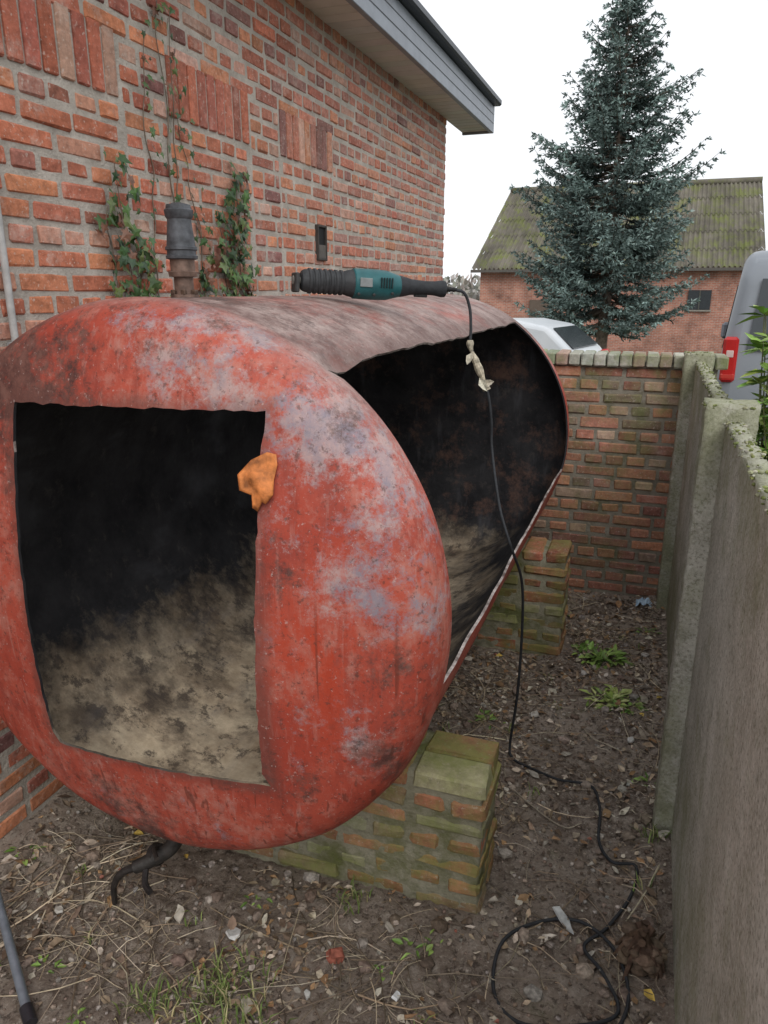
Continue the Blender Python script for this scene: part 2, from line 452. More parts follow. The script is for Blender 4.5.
pier('brick_pier.001',-1.63,-.265,3.12,3.33,8,lambda x:PP,matpb,matpm,.0635)
# ------------------------------------------------------------------ TANK
tank=empty('oil_tank')
prof=[]
kr=.11;al=math.acos(.2756);rd=RT-kr+kr*.2756
S=2.07;sag=S-math.sqrt(S*S-rd*rd);yk=kr*math.sin(al)
n=14
for i in range(n): 
    r=rd*i/n; prof.append((r,Y0-yk-sag+(S-math.sqrt(S*S-r*r))))
for i in range(10):
    a=al*(1-i/10);prof.append((RT-kr+kr*math.cos(a),Y0-kr*math.sin(a)))
ncy=46
for i in range(ncy+1):
    prof.append((RT,Y0+(Y1-Y0)*i/ncy))
cyl0=n+10
for i in range(1,11):
    a=al*i/10;prof.append((RT-kr+kr*math.cos(a),Y1+kr*math.sin(a)))
for i in range(n-1,-1,-1):
    r=rd*i/n;prof.append((r,Y1+yk+sag-(S-math.sqrt(S*S-r*r))))
NT=180
vs=[];fs=[];idx=[]
for j,(r,y) in enumerate(prof):
    if r<1e-6: idx.append([len(vs)]*NT);vs.append((XC,y,ZC));continue
    row=[]
    for k in range(NT):
        th=math.radians(2*k)
        P=(math.cos(th)*.65,y,math.sin(th)*.65)
        d=.007*nz(P,1.8,4)+.0022*nz(P,6,6)
        if abs(y-Y0)<.012 and j>=cyl0: d+=.003
        if 2.38<y<2.44 and r>.64: d+=.002
        deg=2*k;zoff=0
        if cyl0+1<=j<=cyl0+ncy-1 and deg in(54,52,56):
            kk=1 if deg==54 else .5
            zoff=(-.012*abs(nz((y,0,0),3,2))-.018*math.exp(-((y-1.46)/.10)**2)+.007*nz((y,0,0),9,5)+.003*nz((y,0,0),31,5))*kk
        if cyl0+1<=j<=cyl0+ncy-1 and deg in(348,350):
            zoff=.008*nz((y,1,0),6,5)
        row.append(len(vs))
        vs.append((XC+(r+d)*math.cos(th),y,ZC+(r+d)*math.sin(th)+zoff))
    idx.append(row)
for j in range(len(prof)-1):
    for k in range(NT):
        k2=(k+1)%NT;deg=2*k
        if cyl0<j<cyl0+ncy-1 and (deg<54 or deg>=348): continue
        q2=[]
        for a in [idx[j][k],idx[j][k2],idx[j+1][k2],idx[j+1][k]]:
            if a not in q2:q2.append(a)
        fs.append(q2)
me=bpy.data.meshes.new('tank_shell');me.from_pydata(vs,[],fs)
bm=bmesh.new();bm.from_mesh(me);bmesh.ops.delete(bm,geom=[v for v in bm.verts if not v.link_faces],context='VERTS')
bmesh.ops.recalc_face_normals(bm,faces=bm.faces);bm.to_mesh(me);bm.free()
shell=bpy.data.objects.new('tank_shell',me);sc.collection.objects.link(shell)
sol=shell.modifiers.new('s','SOLIDIFY');sol.thickness=.007;sol.offset=-1
cor=[(-1.238,1.378),(-.660,1.388),(-.690,.625),(-.674,.592),(-1.228,.578),(-1.243,.606)]
poly=[]
for i in range(len(cor)):
    a=cor[i];b=cor[(i+1)%len(cor)];L=math.hypot(a[0]-b[0],a[1]-b[1]);k=max(1,int(L/.02))
    for t in range(k):
        s=t/k;j=0 if t==0 else .0026
        poly.append((a[0]+(b[0]-a[0])*s+U(-j,j),a[1]+(b[1]-a[1])*s+U(-j,j)))
cv=[(x,.9,z) for x,z in poly]+[(x,1.28,z) for x,z in poly];N=len(poly)
cf=[list(range(N)),list(range(N,2*N))[::-1]]+[[i,(i+1)%N,(i+1)%N+N,i+N] for i in range(N)]
cm_=bpy.data.meshes.new('cut');cm_.from_pydata(cv,[],cf)
bm=bmesh.new();bm.from_mesh(cm_);bmesh.ops.recalc_face_normals(bm,faces=bm.faces);bm.to_mesh(cm_);bm.free()
cut=bpy.data.objects.new('cut',cm_);sc.collection.objects.link(cut)
bo=shell.modifiers.new('b','BOOLEAN');bo.operation='DIFFERENCE';bo.object=cut;bo.solver='EXACT'
bpy.context.view_layer.update()
dg=bpy.context.evaluated_depsgraph_get()
nm=bpy.data.meshes.new_from_object(shell.evaluated_get(dg))
shell.modifiers.clear();shell.data=nm;bpy.data.objects.remove(cut)
shell.parent=tank
DY=-.07
m=NM('red_primer',.6,.3)
sp=m.sep();fine=m.noise(22,7,.78);big=m.noise(2.4,7,.72);mid=m.noise(8,8,.80)
def MX(*a):
    r=a[0]
    for q in a[1:]: r=m.math('MAXIMUM',r,q)
    return r
def ML(a,b): return m.math('MULTIPLY',a,b)
c=m.mix(m.rng(big,.38,.62),(.35,.055,.034),(.46,.095,.060))
c=m.mix(ML(m.rng(mid,.49,.60),.50),c,(.24,.048,.037))
c=m.mix(ML(m.rng(m.math('ADD',ML(big,.5),ML(fine,.5)),.50,.58),.50),c,(.46,.23,.185))
st=m.noise(1,5,.65,m.vec((34,34,2.2)));c=m.mix(ML(m.rng(st,.53,.68),.50),c,(.19,.032,.023))
st2=m.noise(1,4,.6,m.vec((60,60,3.0),(3,1,7)));c=m.mix(ML(m.rng(st2,.58,.72),.35),c,(.48,.29,.25))
gm=MX(m.ball((-.55,1.30+DY,1.30),.05,.34),ML(m.ball((-.42,1.33+DY,1.05),.02,.26),.85),ML(m.ball((-.60,1.28+DY,1.02),.0,.20),.6),ML(m.ball((-.80,1.32+DY,1.50),.05,.30),.7),ML(m.ball((-.5,1.28+DY,.80),.0,.22),.6))
gn=m.math('ADD',m.noise(6,9,.82),ML(gm,.16));gk=ML(m.rng(gn,.59,.69),.75)
c=m.mix(gk,c,m.mix(m.rng(m.noise(9,6,.75,m.vec((1,1,1),(4,4,4))),.42,.58),(.21,.25,.30),(.44,.36,.345)))
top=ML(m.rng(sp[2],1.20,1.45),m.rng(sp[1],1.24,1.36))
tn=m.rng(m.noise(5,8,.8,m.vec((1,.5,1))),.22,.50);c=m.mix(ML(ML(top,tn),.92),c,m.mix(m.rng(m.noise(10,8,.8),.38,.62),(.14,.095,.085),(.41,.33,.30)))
dk=MX(m.ball((-1.24,1.30+DY,1.45),.06,.32),ML(m.ball((-.62,1.27+DY,1.08),.0,.14),.9),ML(m.ball((-.46,1.28+DY,.70),.0,.13),1.0),ML(m.ball((-.98,1.5,1.58),.0,.45),.85),ML(m.ball((-1.05,1.28+DY,.33),.0,.34),.9),ML(m.ball((-.68,1.27+DY,.62),.0,.20),.8),ML(m.ball((-.50,1.30+DY,1.42),.0,.18),.7),ML(m.ball((-1.5,1.3+DY,1.2),.0,.34),.7),ML(m.ball((-.38,1.3+DY,.85),.0,.2),.6))
dn=m.math('ADD',m.noise(9,9,.82,m.vec((1,1,1),(7,3,1))),ML(dk,.25));c=m.mix(ML(m.rng(dn,.61,.73),.88),c,m.mix(m.rng(fine,.4,.6),(.040,.030,.029),(.15,.08,.065)))
orr=ML(m.ball((-.55,1.27+DY,.95),.03,.30,(1.7,1,.8)),m.rng(m.noise(1,6,.75,m.vec((18,18,5))),.45,.56));c=m.mix(ML(orr,.75),c,(.46,.05,.018))
ax_=m.math('SUBTRACT',m.math('ABSOLUTE',m.math('ADD',sp[0],.952)),.285);az_=m.math('SUBTRACT',m.math('ABSOLUTE',m.math('SUBTRACT',sp[2],.985)),.398)
db=m.math('ADD',m.math('MAXIMUM',ax_,az_),ML(m.math('SUBTRACT',mid,.5),.10))
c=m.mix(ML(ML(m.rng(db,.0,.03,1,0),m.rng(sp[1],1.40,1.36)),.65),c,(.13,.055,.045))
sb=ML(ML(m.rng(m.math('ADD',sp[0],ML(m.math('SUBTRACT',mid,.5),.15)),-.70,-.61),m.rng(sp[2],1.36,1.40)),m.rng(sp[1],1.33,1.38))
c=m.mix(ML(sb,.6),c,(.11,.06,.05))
c=m.mix(ML(m.rng(m.noise(70,5,.78),.56,.64),.65),c,(.09,.042,.034))
wsp=m.rng(m.noise(110,4,.7),.62,.69);c=m.mix(ML(wsp,.55),c,(.50,.40,.37))
drip=ML(m.rng(m.noise(1,2,.5,m.vec((50,50,1.1),(5,2,1))),.66,.70),m.rng(sp[2],1.1,.9));c=m.mix(ML(drip,.6),c,(.11,.03,.02))
m.col(c);m.l(m.rng(fine,.3,.7,.42,.80),m.b.inputs['Roughness'])
m.bump(fine,.40,.003);m.bump(gk,-.3,.001)
t_out=m.mat
m=NM('tank_interior',.75,.3);sp=m.sep()
n1=m.noise(5,7,.72);n2=m.noise(13,8,.78)
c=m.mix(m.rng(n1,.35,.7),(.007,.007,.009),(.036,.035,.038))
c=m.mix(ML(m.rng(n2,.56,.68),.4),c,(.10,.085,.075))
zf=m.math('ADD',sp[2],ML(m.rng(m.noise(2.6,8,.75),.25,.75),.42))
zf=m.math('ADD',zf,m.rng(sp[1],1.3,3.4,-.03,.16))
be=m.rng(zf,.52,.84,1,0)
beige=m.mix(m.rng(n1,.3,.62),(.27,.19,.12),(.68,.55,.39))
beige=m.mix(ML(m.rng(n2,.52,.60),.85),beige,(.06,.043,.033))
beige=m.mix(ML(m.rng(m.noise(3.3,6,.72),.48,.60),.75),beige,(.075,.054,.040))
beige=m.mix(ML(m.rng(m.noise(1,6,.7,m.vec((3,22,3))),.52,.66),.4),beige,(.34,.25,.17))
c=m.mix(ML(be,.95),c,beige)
stl=m.noise(1,4,.6,m.vec((14,2.2,3)));c=m.mix(ML(m.rng(stl,.56,.70),.25),c,(.13,.13,.145))
rh=ML(m.rng(sp[1],3.3,3.5),m.rng(m.noise(6,8,.78),.52,.64));c=m.mix(ML(rh,.5),c,(.16,.085,.06))
m.col(c);m.bump(m.noise(40,6,.7),.5,.004);t_in=m.mat
m=NM('cut_steel_edge',.5,.4,.3);m.col(m.mix(m.rng(m.noise(14,6,.7),.4,.6),(.09,.06,.05),(.50,.44,.41)));t_rim=m.mat
nm.materials.clear()
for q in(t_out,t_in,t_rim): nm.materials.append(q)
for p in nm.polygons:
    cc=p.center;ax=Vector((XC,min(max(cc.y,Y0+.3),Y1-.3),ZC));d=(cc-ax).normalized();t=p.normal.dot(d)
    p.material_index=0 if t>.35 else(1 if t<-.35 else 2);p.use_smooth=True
bm=bmesh.new();bm.from_mesh(nm)
for e in bm.edges:
    if len(e.link_faces)==2 and e.calc_face_angle(0)>math.radians(32): e.smooth=False
bm.to_mesh(nm);bm.free()
mb=MB();Mv=Matrix.Translation((-1.085,1.60,1.57))@Matrix.Rotation(-math.pi/2,4,'Y')
lathe(mb,[(-.03,.037),(.004,.037),(.006,.033),(.02,.033),(.021,.023),(.06,.023),(.061,.033),(.072,.035),(.074,.029),(.10,.029)],Mv,28,(.17,.11,.085))
lathe(mb,[(.10,.031),(.102,.037),(.108,.038),(.11,.034),(.12,.034),(.122,.0375),(.128,.0375),(.13,.034),(.175,.029),(.19,.028),(.195,.032),(.21,.034),(.213,.030),(.222,.028),(.226,.012),(.228,.001)],Mv,28,(.085,.09,.10))
for i in range(6):
    a=i*math.pi/3;cbox(mb,(-1.085+.028*math.cos(a),1.60+.028*math.sin(a),1.595),(.006,.006,.006),.002,(.1,.06,.04))
mb.obj('vent_pipe',m_attr('aged_iron',.6,.4,.2,50,.5,.4),tank,sharp=35)
mb=MB()
lathe(mb,[(0,.03),(.04,.03),(.042,.036),(.05,.036),(.052,.02),(.07,.02)],Matrix.Translation((-1.04,1.33,.32))@Matrix.Rotation(math.pi/2,4,'Y'),16,(.04,.036,.033))
tube(mb,catmull([(-1.04,1.33,.26),(-1.055,1.31,.215),(-1.10,1.28,.185),(-1.135,1.26,.17)],5),lambda t:.022-.005*t,12,(.04,.036,.033))
lathe(mb,[(0,.014),(.004,.028),(.022,.028),(.028,.016),(.035,.012)],Matrix.Translation((-1.08,1.295,.195))@Matrix.Rotation(2.9,4,'Z')@Matrix.Rotation(.25,4,'Y'),14,(.035,.03,.028))
tube(mb,catmull([(-1.135,1.26,.17),(-1.17,1.25,.15),(-1.20,1.25,.10),(-1.215,1.26,.03)],5),lambda t:.011-.004*t,8,(.035,.03,.028))
tube(mb,catmull([(-1.085,1.295,.215),(-1.075,1.27,.235),(-1.045,1.24,.24)],4),.006,8,(.05,.04,.035))
tube(mb,catmull([(-1.11,1.28,.18),(-1.09,1.24,.155),(-1.06,1.22,.15)],4),.008,8,(.035,.03,.03))
mb.obj('drain_valve',m_attr('sooty_metal',.6,.4,.2,40,.5,.5),tank,sharp=40)
# orange leaf
mb=MB();px=[(-.735,1.212),(-.70,1.245),(-.66,1.262),(-.632,1.258),(-.628,1.235),(-.637,1.20),(-.634,1.17),(-.655,1.148),(-.668,1.152),(-.680,1.128),(-.697,1.136),(-.700,1.165),(-.728,1.178)]
px=[(-.662+(x+.68)*.66,1.265+(z-1.2)*.82) for x,z in px]
cen=(-.662,1.268)
vs=[];fs=[]
for s in(1,.85,.7,.5,.25):
    for (x,z) in px:
        X=cen[0]+(x-cen[0])*s;Z=cen[1]+(z-cen[1])*s
        d=math.hypot(X-XC,Z-ZC);yb=Y0-yk-sag+(S-math.sqrt(S*S-d*d))
        vs.append((X,yb-.007-.009*max(0,math.sin((X*.8+Z*.6)*85+1))-.004*abs(nz((X,Z,0),60,8))-(.010 if X<-.68 and s>.8 else 0),Z))
Np=len(px)
for a in range(4):
    for i in range(Np): fs.append([a*Np+i,a*Np+(i+1)%Np,(a+1)*Np+(i+1)%Np,(a+1)*Np+i])
fs.append([4*Np+i for i in range(Np)])
mb.add(vs,fs,(.62,.21,.06));o=mb.obj('orange_dry_leaf',m_attr('orange_leaf',.6,.3,0,45,.6,.4),None,smooth=True)
md=o.modifiers.new('s','SOLIDIFY');md.thickness=.0012
# ------------------------------------------------------------------ SAW
saw=empty('reciprocating_saw')
A=Vector((-.935,1.93,1.626));B=Vector((-.585,2.215,1.602));dx=(B-A);dx.normalize()
side=Vector((0,0,1)).cross(dx).normalized();upv=dx.cross(side)
Ms=Matrix(((dx.x,side.x,upv.x,A.x),(dx.y,side.y,upv.y,A.y),(dx.z,side.z,upv.z,A.z),(0,0,0,1)))
rub=m_attr('black_rubber',.65,.3,0,60,.3,.2);teal=m_attr('teal_plastic',.45,.4,0,40,.25,.15)
mb=MB()
pr=[(0,.018),(.004,.026),(.012,.030)]
x=.02
while x<.125: pr+=[(x,.0305),(x+.003,.034),(x+.009,.034),(x+.012,.0305)];x+=.015
pr+=[(.135,.035),(.15,.038)]
lathe(mb,pr,Ms,24,(.04,.042,.045),0,.95,1.0)
lathe(mb,[(-.022,.003),(-.02,.012),(-.004,.012),(0,.010)],Ms,10,(.25,.24,.22))
cbox(mb,Ms@Vector((-.012,0,-.006)),(.006,.028,.026),.003,(.05,.05,.05),0,0,None,Ms.to_3x3())
mb.obj('front_boot',rub,saw,sharp=35)
mb=MB();lathe(mb,[(.15,.0385),(.153,.041),(.20,.042),(.25,.041),(.268,.036),(.29,.030),(.292,.026)],Ms,28,(.018,.10,.11),0,.95,1)
for i in range(5):
    for s in(-1,1): cbox(mb,Ms@Vector((.225+i*.008,s*.040,.006)),(.002,.0025,.014),.0008,(.006,.02,.022),0,0,None,Ms.to_3x3())
cbox(mb,Ms@Vector((.18,-.0405,.004)),(.018,.0016,.012),.001,(.22,.24,.24),0,0,None,Ms.to_3x3())
for q in((.16,-.028),(.205,-.028),(.26,-.022)):
    lathe(mb,[(0,.0045),(.004,.0045),(.0045,.003)],Ms@Matrix.Translation((q[0],-.034,q[1]))@Matrix.Rotation(-math.pi/2,4,'Z'),8,(.02,.02,.02))
mb.obj('motor_housing',teal,saw,sharp=35)
mb=MB();lathe(mb,[(.291,.030),(.30,.029),(.33,.022),(.37,.0195),(.40,.020),(.425,.024),(.435,.023),(.438,.012),(.439,.008)],Ms,20,(.028,.03,.034),0,.9,1.0)
cbox(mb,Ms@Vector((.36,0,-.022)),(.02,.006,.005),.002,(.02,.02,.02),0,0,None,Ms.to_3x3())
lathe(mb,[(.435,.009),(.445,.008),(.447,.0065),(.455,.0075),(.457,.006),(.465,.0065),(.475,.005)],Ms,12,(.015,.015,.015))
mb.obj('rear_handle',rub,saw,sharp=35)
# ------------------------------------------------------------------ CABLE
cab=empty('extension_cord')
E=Ms@Vector((.47,0,0))
P=[E,(-.545,2.24,1.590),(-.530,2.25,1.545),(-.524,2.245,1.49),(-.522,2.24,1.44),(-.500,2.24,1.385),(-.467,2.24,1.31),(-.452,2.25,1.22),(-.445,2.25,1.12),(-.395,2.15,.97),(-.345,2.08,.877),(-.322,2.20,.715),(-.322,2.27,.5),(-.33,2.30,.25)]
def gp(x,y,d=.008): return (x,y,ghf(x,y)+d)
P+=[(-.345,2.30,.06),gp(-.33,2.27),gp(-.264,2.24),gp(-.16,2.20),gp(-.058,2.21),gp(-.02,2.10),gp(-.012,1.95),gp(.03,1.87),gp(.095,1.87),gp(.085,1.76),gp(.03,1.63),gp(-.02,1.56),gp(.03,1.49),gp(.07,1.40),gp(-.02,1.33),gp(-.14,1.30),gp(-.21,1.36),gp(-.215,1.50),gp(-.13,1.60),gp(-.03,1.63),gp(.06,1.55),gp(.09,1.42),gp(.03,1.28),gp(-.1,1.18),gp(-.2,1.0)]
mb=MB();tube(mb,catmull(P,7),.0046,8,(.03,.032,.036));mb.obj('cord',rub,cab,smooth=True)
mb=MB()
tube(mb,catmull([(-.5245,2.242,1.455),(-.5225,2.24,1.435),(-.512,2.24,1.41),(-.500,2.24,1.385)],4),lambda t:.0085+.003*math.sin(t*9),10,(.42,.37,.28))
tube(mb,catmull([(-.503,2.24,1.39),(-.488,2.24,1.358),(-.476,2.24,1.33),(-.467,2.24,1.308)],4),lambda t:.010+.003*math.sin(t*8),10,(.46,.40,.30))
leaf(mb,(-.49,2.235,1.345),(.6,-.3,-.8),(0,-1,.2),.05,.025,(.6,.56,.45));leaf(mb,(-.515,2.235,1.42),(-.3,-.3,-.9),(0,-1,.2),.04,.022,(.55,.5,.4))
leaf(mb,(-.475,2.235,1.325),(.8,-.2,.3),(0,-1,.2),.035,.022,(.58,.52,.42))
mb.obj('taped_plug',m_attr('masking_tape',.7,.3,0,90,.55,.5),cab,smooth=False)
mb=MB();tube(mb,catmull([gp(-.36,2.35,.004),gp(-.33,2.15,.006),gp(-.22,2.03,.01),gp(-.12,1.99,.004),gp(-.07,2.02,.003)],8),.0022,6,(.36,.31,.24));mb.obj('thin_wire',rub,cab)
# ------------------------------------------------------------------ CONCRETE FENCE
fence=empty('concrete_fence')
m=NM('fence_concrete',.93,.2);sp=m.sep()
nf=m.noise(120,3,.7)
c=m.mix(m.rng(m.noise(3,8,.78),.38,.62),(.40,.385,.325),(.60,.585,.52))
c=m.mix(m.math('MULTIPLY',m.rng(nf,.54,.64),.55),c,(.68,.66,.60));c=m.mix(m.math('MULTIPLY',m.rng(nf,.38,.46,1,0),.6),c,(.19,.18,.14))
c=m.mix(m.math('MULTIPLY',m.rng(m.noise(1,6,.7,m.vec((4,4,1.2))),.48,.66),.35),c,(.26,.25,.18))
c=m.mix(m.math('MULTIPLY',m.rng(m.noise(14,6,.8,m.vec((1,1,1),(3,3,3))),.54,.66),.5),c,(.21,.21,.16))
al_=m.math('ADD',m.noise(5,8,.78),m.rng(sp[2],1.02,1.32,0,.20));al_=m.math('ADD',al_,m.rng(sp[2],.1,.7,.14,0))
al_=m.math('ADD',al_,m.rng(sp[1],2.0,3.6,0,.08))
al_=m.math('ADD',al_,m.rng(sp[0],.185,.15,0,.05))
c=m.mix(m.math('MULTIPLY',m.rng(al_,.52,.74),.66),c,m.mix(m.noise(60,3),(.14,.155,.07),(.30,.31,.17)))
m.col(c);m.bump(m.noise(110,5,.75),.9,.004);m.bump(m.noise(14,5,.7),.5,.008);fm_=m.mat
mb=MB()
for(ya,yb) in((-1.0,2.06),(2.14,3.76)):
    gridbox(mb,(.19,ya,-.05),(.228,yb,1.285),.022,.0022,28,(.3,.3,.3),top=.02)
mb.obj('fence_panels',fm_,fence,smooth=True,merge=.0001)
mb=MB()
for yc in(2.10,3.80):
    gridbox(mb,(.140,yc-.055,-.05),(.265,yc+.055,1.325),.014,.005,22,(.3,.3,.3),top=.03)
mb.obj('fence_posts',fm_,fence,smooth=True,merge=.0001)
mb=MB()
LUMP=[]
for s in(1,2):
    b=bmesh.new();bmesh.ops.create_icosphere(b,subdivisions=s,radius=1);b.verts.ensure_lookup_table()
    LUMP.append(([tuple(v.co*(1+.25*noise.noise(v.co*2.2))) for v in b.verts],[[v.index for v in f.verts] for f in b.faces]));b.free()
def lump(mb,c,r,col,sub=0,sq=.7):
    bm=LUMP[sub];a=U(0,6.28)
    mb.add([(c[0]+ (v[0]*math.cos(a)-v[1]*math.sin(a))*r*(1+.25*math.sin(v[2]*7+a)),c[1]+(v[0]*math.sin(a)+v[1]*math.cos(a))*r,c[2]+v[2]*r*sq) for v in bm[0]],bm[1],col)
for i in range(1800):
    y=U(.5,3.85)
    if R()<.75: x=U(.186,.232);z_=1.283+U(-.014,.004)
    else:
        y=random.choice((2.1,3.8))+U(-.055,.055);x=U(.137,.262);z_=1.318+U(-.01,.004)
    lump(mb,(x,y,z_),U(.002,.006),vary(random.choice([(.19,.21,.08),(.26,.26,.16),(.14,.16,.06),(.36,.35,.28)]),.3))
mb.obj('moss_crust',m_attr('moss',.95,.1,0,100,.4,0),fence)
# ------------------------------------------------------------------ SHRUB behind fence
def shrub(name,base,n,h,spread,cols,L):
    mb=MB()
    for i in range(n):
        a=U(0,6.28);q=(base[0]+math.cos(a)*spread*U(.2,1),base[1]+math.sin(a)*spread*U(.2,1.2),h*U(.75,1.05))
        C=catmull([(base[0]+U(-.05,.05),base[1]+U(-.1,.1),0),((base[0]+q[0])/2+U(-.05,.05),(base[1]+q[1])/2,h*.5),q],8)
        tube(mb,C,lambda t:.006*(1-.7*t),5,(.12,.13,.05))
        for p in C[5:]:
            for _ in range(5):
                b=U(0,6.28);d=Vector((math.cos(b),math.sin(b),U(-.3,.9)))
                leaf(mb,p,d,(U(-.3,.3),U(-.3,.3),1),L*U(.6,1.2),L*.38*U(.8,1.2),vary(random.choice(cols),.25),.12,0,U(0,.35))
    return mb.obj(name,m_attr('leaf_'+name,.4,.45,0,40,.25,0),None,recalc=False)
shrub('laurel_shrub',(.44,2.45,0),40,1.48,.18,[(.18,.34,.055),(.27,.42,.08),(.13,.25,.045),(.34,.43,.11)],.075)
# ------------------------------------------------------------------ GROUND DEBRIS
def okpos(x,y):
    if x<-1.62 or x>.175 or y<.65 or y>3.88: return False
    if -1.65<x<-.28 and 1.54<y<1.79: return False
    if -1.65<x<-.25 and 3.1<y<3.35: return False
    return True
LC=[(.29,.21,.145),(.38,.29,.20),(.17,.12,.085),(.47,.40,.31),(.31,.19,.10),(.54,.48,.40),(.20,.155,.12)]
mb=MB();cnt=0
while cnt<7500:
    x=U(-1.62,.17);y=U(.65,3.88)
    if not okpos(x,y): continue
    far_=max(0,min(1,(y-2.1)/.8))
    cl=max(0,min(1,(nz((x,y,0),3.2,6)+.12)*3.5));cl=cl*(1-far_*.5)+far_*.6
    if -.25<x<.12 and y<2.9: cl*=.5
    cl+=.35*math.exp(-((x-.17)/.08)**2)
    if R()>.08+cl: continue
    cnt+=1;a=U(0,6.28);s=U(.009,.030) if R()<.87 else U(.03,.055)
    leaf(mb,(x,y,ghf(x,y)+U(.001,.009)),(math.cos(a),math.sin(a),U(-.25,.35)),(U(-.6,.6),U(-.6,.6),1),s,s*U(.35,.75),vary(random.choice(LC),.35),U(-.3,.4),0,U(-.4,.5))
for i in range(16):
    x=U(-1.4,.15);y=U(.8,3.8)
    if okpos(x,y):
        a=U(0,6.28);s=U(.02,.04);leaf(mb,(x,y,ghf(x,y)+.008),(math.cos(a),math.sin(a),.2),(U(-.3,.3),U(-.3,.3),1),s,s*.65,vary((.60,.42,.10),.3),.2,0,.2)
mb.obj('leaf_litter',m_attr('dead_leaf',.75,.25,0,80,.35,0),None,recalc=False)
mb=MB();cnt=0
while cnt<2900:
    x=U(-1.6,.16);y=U(.65,3.85)
    if not okpos(x,y):continue
    cl=max(0,min(1,(nz((x,y,0),2.6,12)+.05)*4))
    if -.2<x<.12 and y<2.9: cl*=.3
    if R()>.12+cl: continue
    cnt+=1;a=U(0,6.28);L=U(.03,.12) if R()<.84 else U(.15,.36);k=5;P=[]
    x2=x+math.cos(a)*L;y2=y+math.sin(a)*L
    if not okpos(x2,y2):continue
    bend=U(-.2,.2)*L;lift=U(0,.014)
    for i in range(k):
        t=i/(k-1);o=math.sin(t*math.pi)*bend
        X=x+(x2-x)*t-math.sin(a)*o;Y=y+(y2-y)*t+math.cos(a)*o
        P.append((X,Y,ghf(X,Y)+.004+lift*math.sin(t*3.1)))
    r0=U(.0006,.0015) if L<.14 else U(.001,.0028)
    tube(mb,P,lambda t:r0*(1-.5*t),4,vary(random.choice([(.46,.38,.27),(.33,.25,.17),(.18,.14,.10),(.55,.47,.35),(.14,.11,.08)]),.3))
mb.obj('fallen_twigs',m_attr('twig',.8,.2,0,60,.3,0),None)
mb=MB();cnt=0
while cnt<4500:
    x=U(-1.6,.17);y=U(.65,3.86)
    if not okpos(x,y):continue
    cnt+=1;r=U(.003,.008) if R()<.92 else U(.009,.024)
    lump(mb,(x,y,ghf(x,y)+r*.15),r,vary(random.choice([(.24,.185,.145),(.29,.23,.185),(.16,.12,.092),(.33,.27,.22),(.20,.15,.118),(.38,.34,.30)]),.25),0)
mb.obj('soil_clods',m_attr('clod',.93,.15,0,90,.5,0),None)
mb=MB()
def flake(x,y,sx,sy,col,h=.003):
    n=random.randint(5,8);rot=Euler((U(-.35,.35),U(-.35,.35),U(0,3))).to_matrix();o=Vector((x,y,ghf(x,y)+.009));T=[];Bt=[]
    for i in range(n):
        a=2*math.pi*i/n+U(-.3,.3);r=U(.6,1.2)
        p=Vector((math.cos(a)*sx*r,math.sin(a)*sy*r,U(-.003,.003)))
        T.append(o+rot@(p*.92+Vector((0,0,h))));Bt.append(o+rot@(p-Vector((0,0,h))))
    mb.add(T+Bt,[list(range(n)),list(range(n,2*n))[::-1]]+[[i,i+n,(i+1)%n+n,(i+1)%n] for i in range(n)],col)
flake(-.876,1.295,.022,.018,(.74,.74,.72));flake(-.42,1.265,.017,.013,(.75,.77,.77));flake(-1.046,1.31,.028,.016,(.56,.51,.43),.004)
flake(-.08,1.62,.045,.016,(.50,.51,.50));flake(-.62,1.20,.014,.009,(.55,.55,.52));flake(-.30,2.6,.026,.016,(.55,.52,.47));flake(.06,2.55,.026,.013,(.58,.57,.54))
flake(-.15,3.0,.02,.02,(.5,.47,.44));flake(.1,3.2,.03,.02,(.55,.52,.48));flake(-.5,1.44,.018,.011,(.45,.41,.35));flake(-1.35,1.2,.018,.011,(.55,.53,.48))
for i in range(110):
    x=U(-1.5,.15);y=U(.75,3.8)
    if okpos(x,y): flake(x,y,U(.003,.011),U(.003,.008),vary(random.choice([(.56,.54,.50),(.44,.38,.32),(.36,.15,.11),(.36,.34,.31)]),.2),.002)
mb.obj('rubble_bits',m_attr('rubble',.85,.25,0,60,.3,0),None)
mb=MB();cbox(mb,(-.595,1.31,ghf(-.595,1.31)+.012),(.018,.014,.016),.005,(.38,.13,.09),.005,0,None,Euler((.3,.2,.6)).to_matrix());mb.obj('brick_fragment',m_attr('red_brick_bit',.9,.2,0,60,.5,.5),None)
mb=MB();
vs=[];fs=[]
for i in range(9):
    for j in range(9):
        a=i/8-.5;b=j/8-.5;vs.append((.08+a*.08,3.79+b*.07,ghf(.08,3.79)+.02+.05*abs(nz((a*9,b*9,0),1,3))-.08*(a*a+b*b)))
for i in range(8):
    for j in range(8):
        q=i*9+j;fs.append([q,q+1,q+10,q+9])
mb.add(vs,fs,(.45,.60,.74));mb.obj('plastic_scrap',m_attr('blue_plastic',.4,.5),None,recalc=False)
mb=MB();tube(mb,[(-1.52,1.16,.10),(-1.36,1.05,.065),(-1.20,.94,.03)],.011,12,(.28,.33,.39));tube(mb,[(-1.205,.943,.031),(-1.17,.92,.024)],.015,12,(.05,.05,.06));mb.obj('steel_rod',m_attr('rod',.4,.5,.5),None,sharp=40)
mb=MB()
for i in range(26):
    a=U(0,6.28);r=U(.03,.085);b=(.115,1.55,.02)
    tube(mb,catmull([(b[0]+U(-.02,.02),b[1]+U(-.03,.03),.09+U(-.03,.04)),(b[0]+math.cos(a)*r*.5,b[1]+math.sin(a)*r*.5,.07),(min(.17,b[0]+math.cos(a)*r),b[1]+math.sin(a)*r,.0)],4),lambda t:.010*(1-.6*t),6,vary((.13,.085,.06),.3))
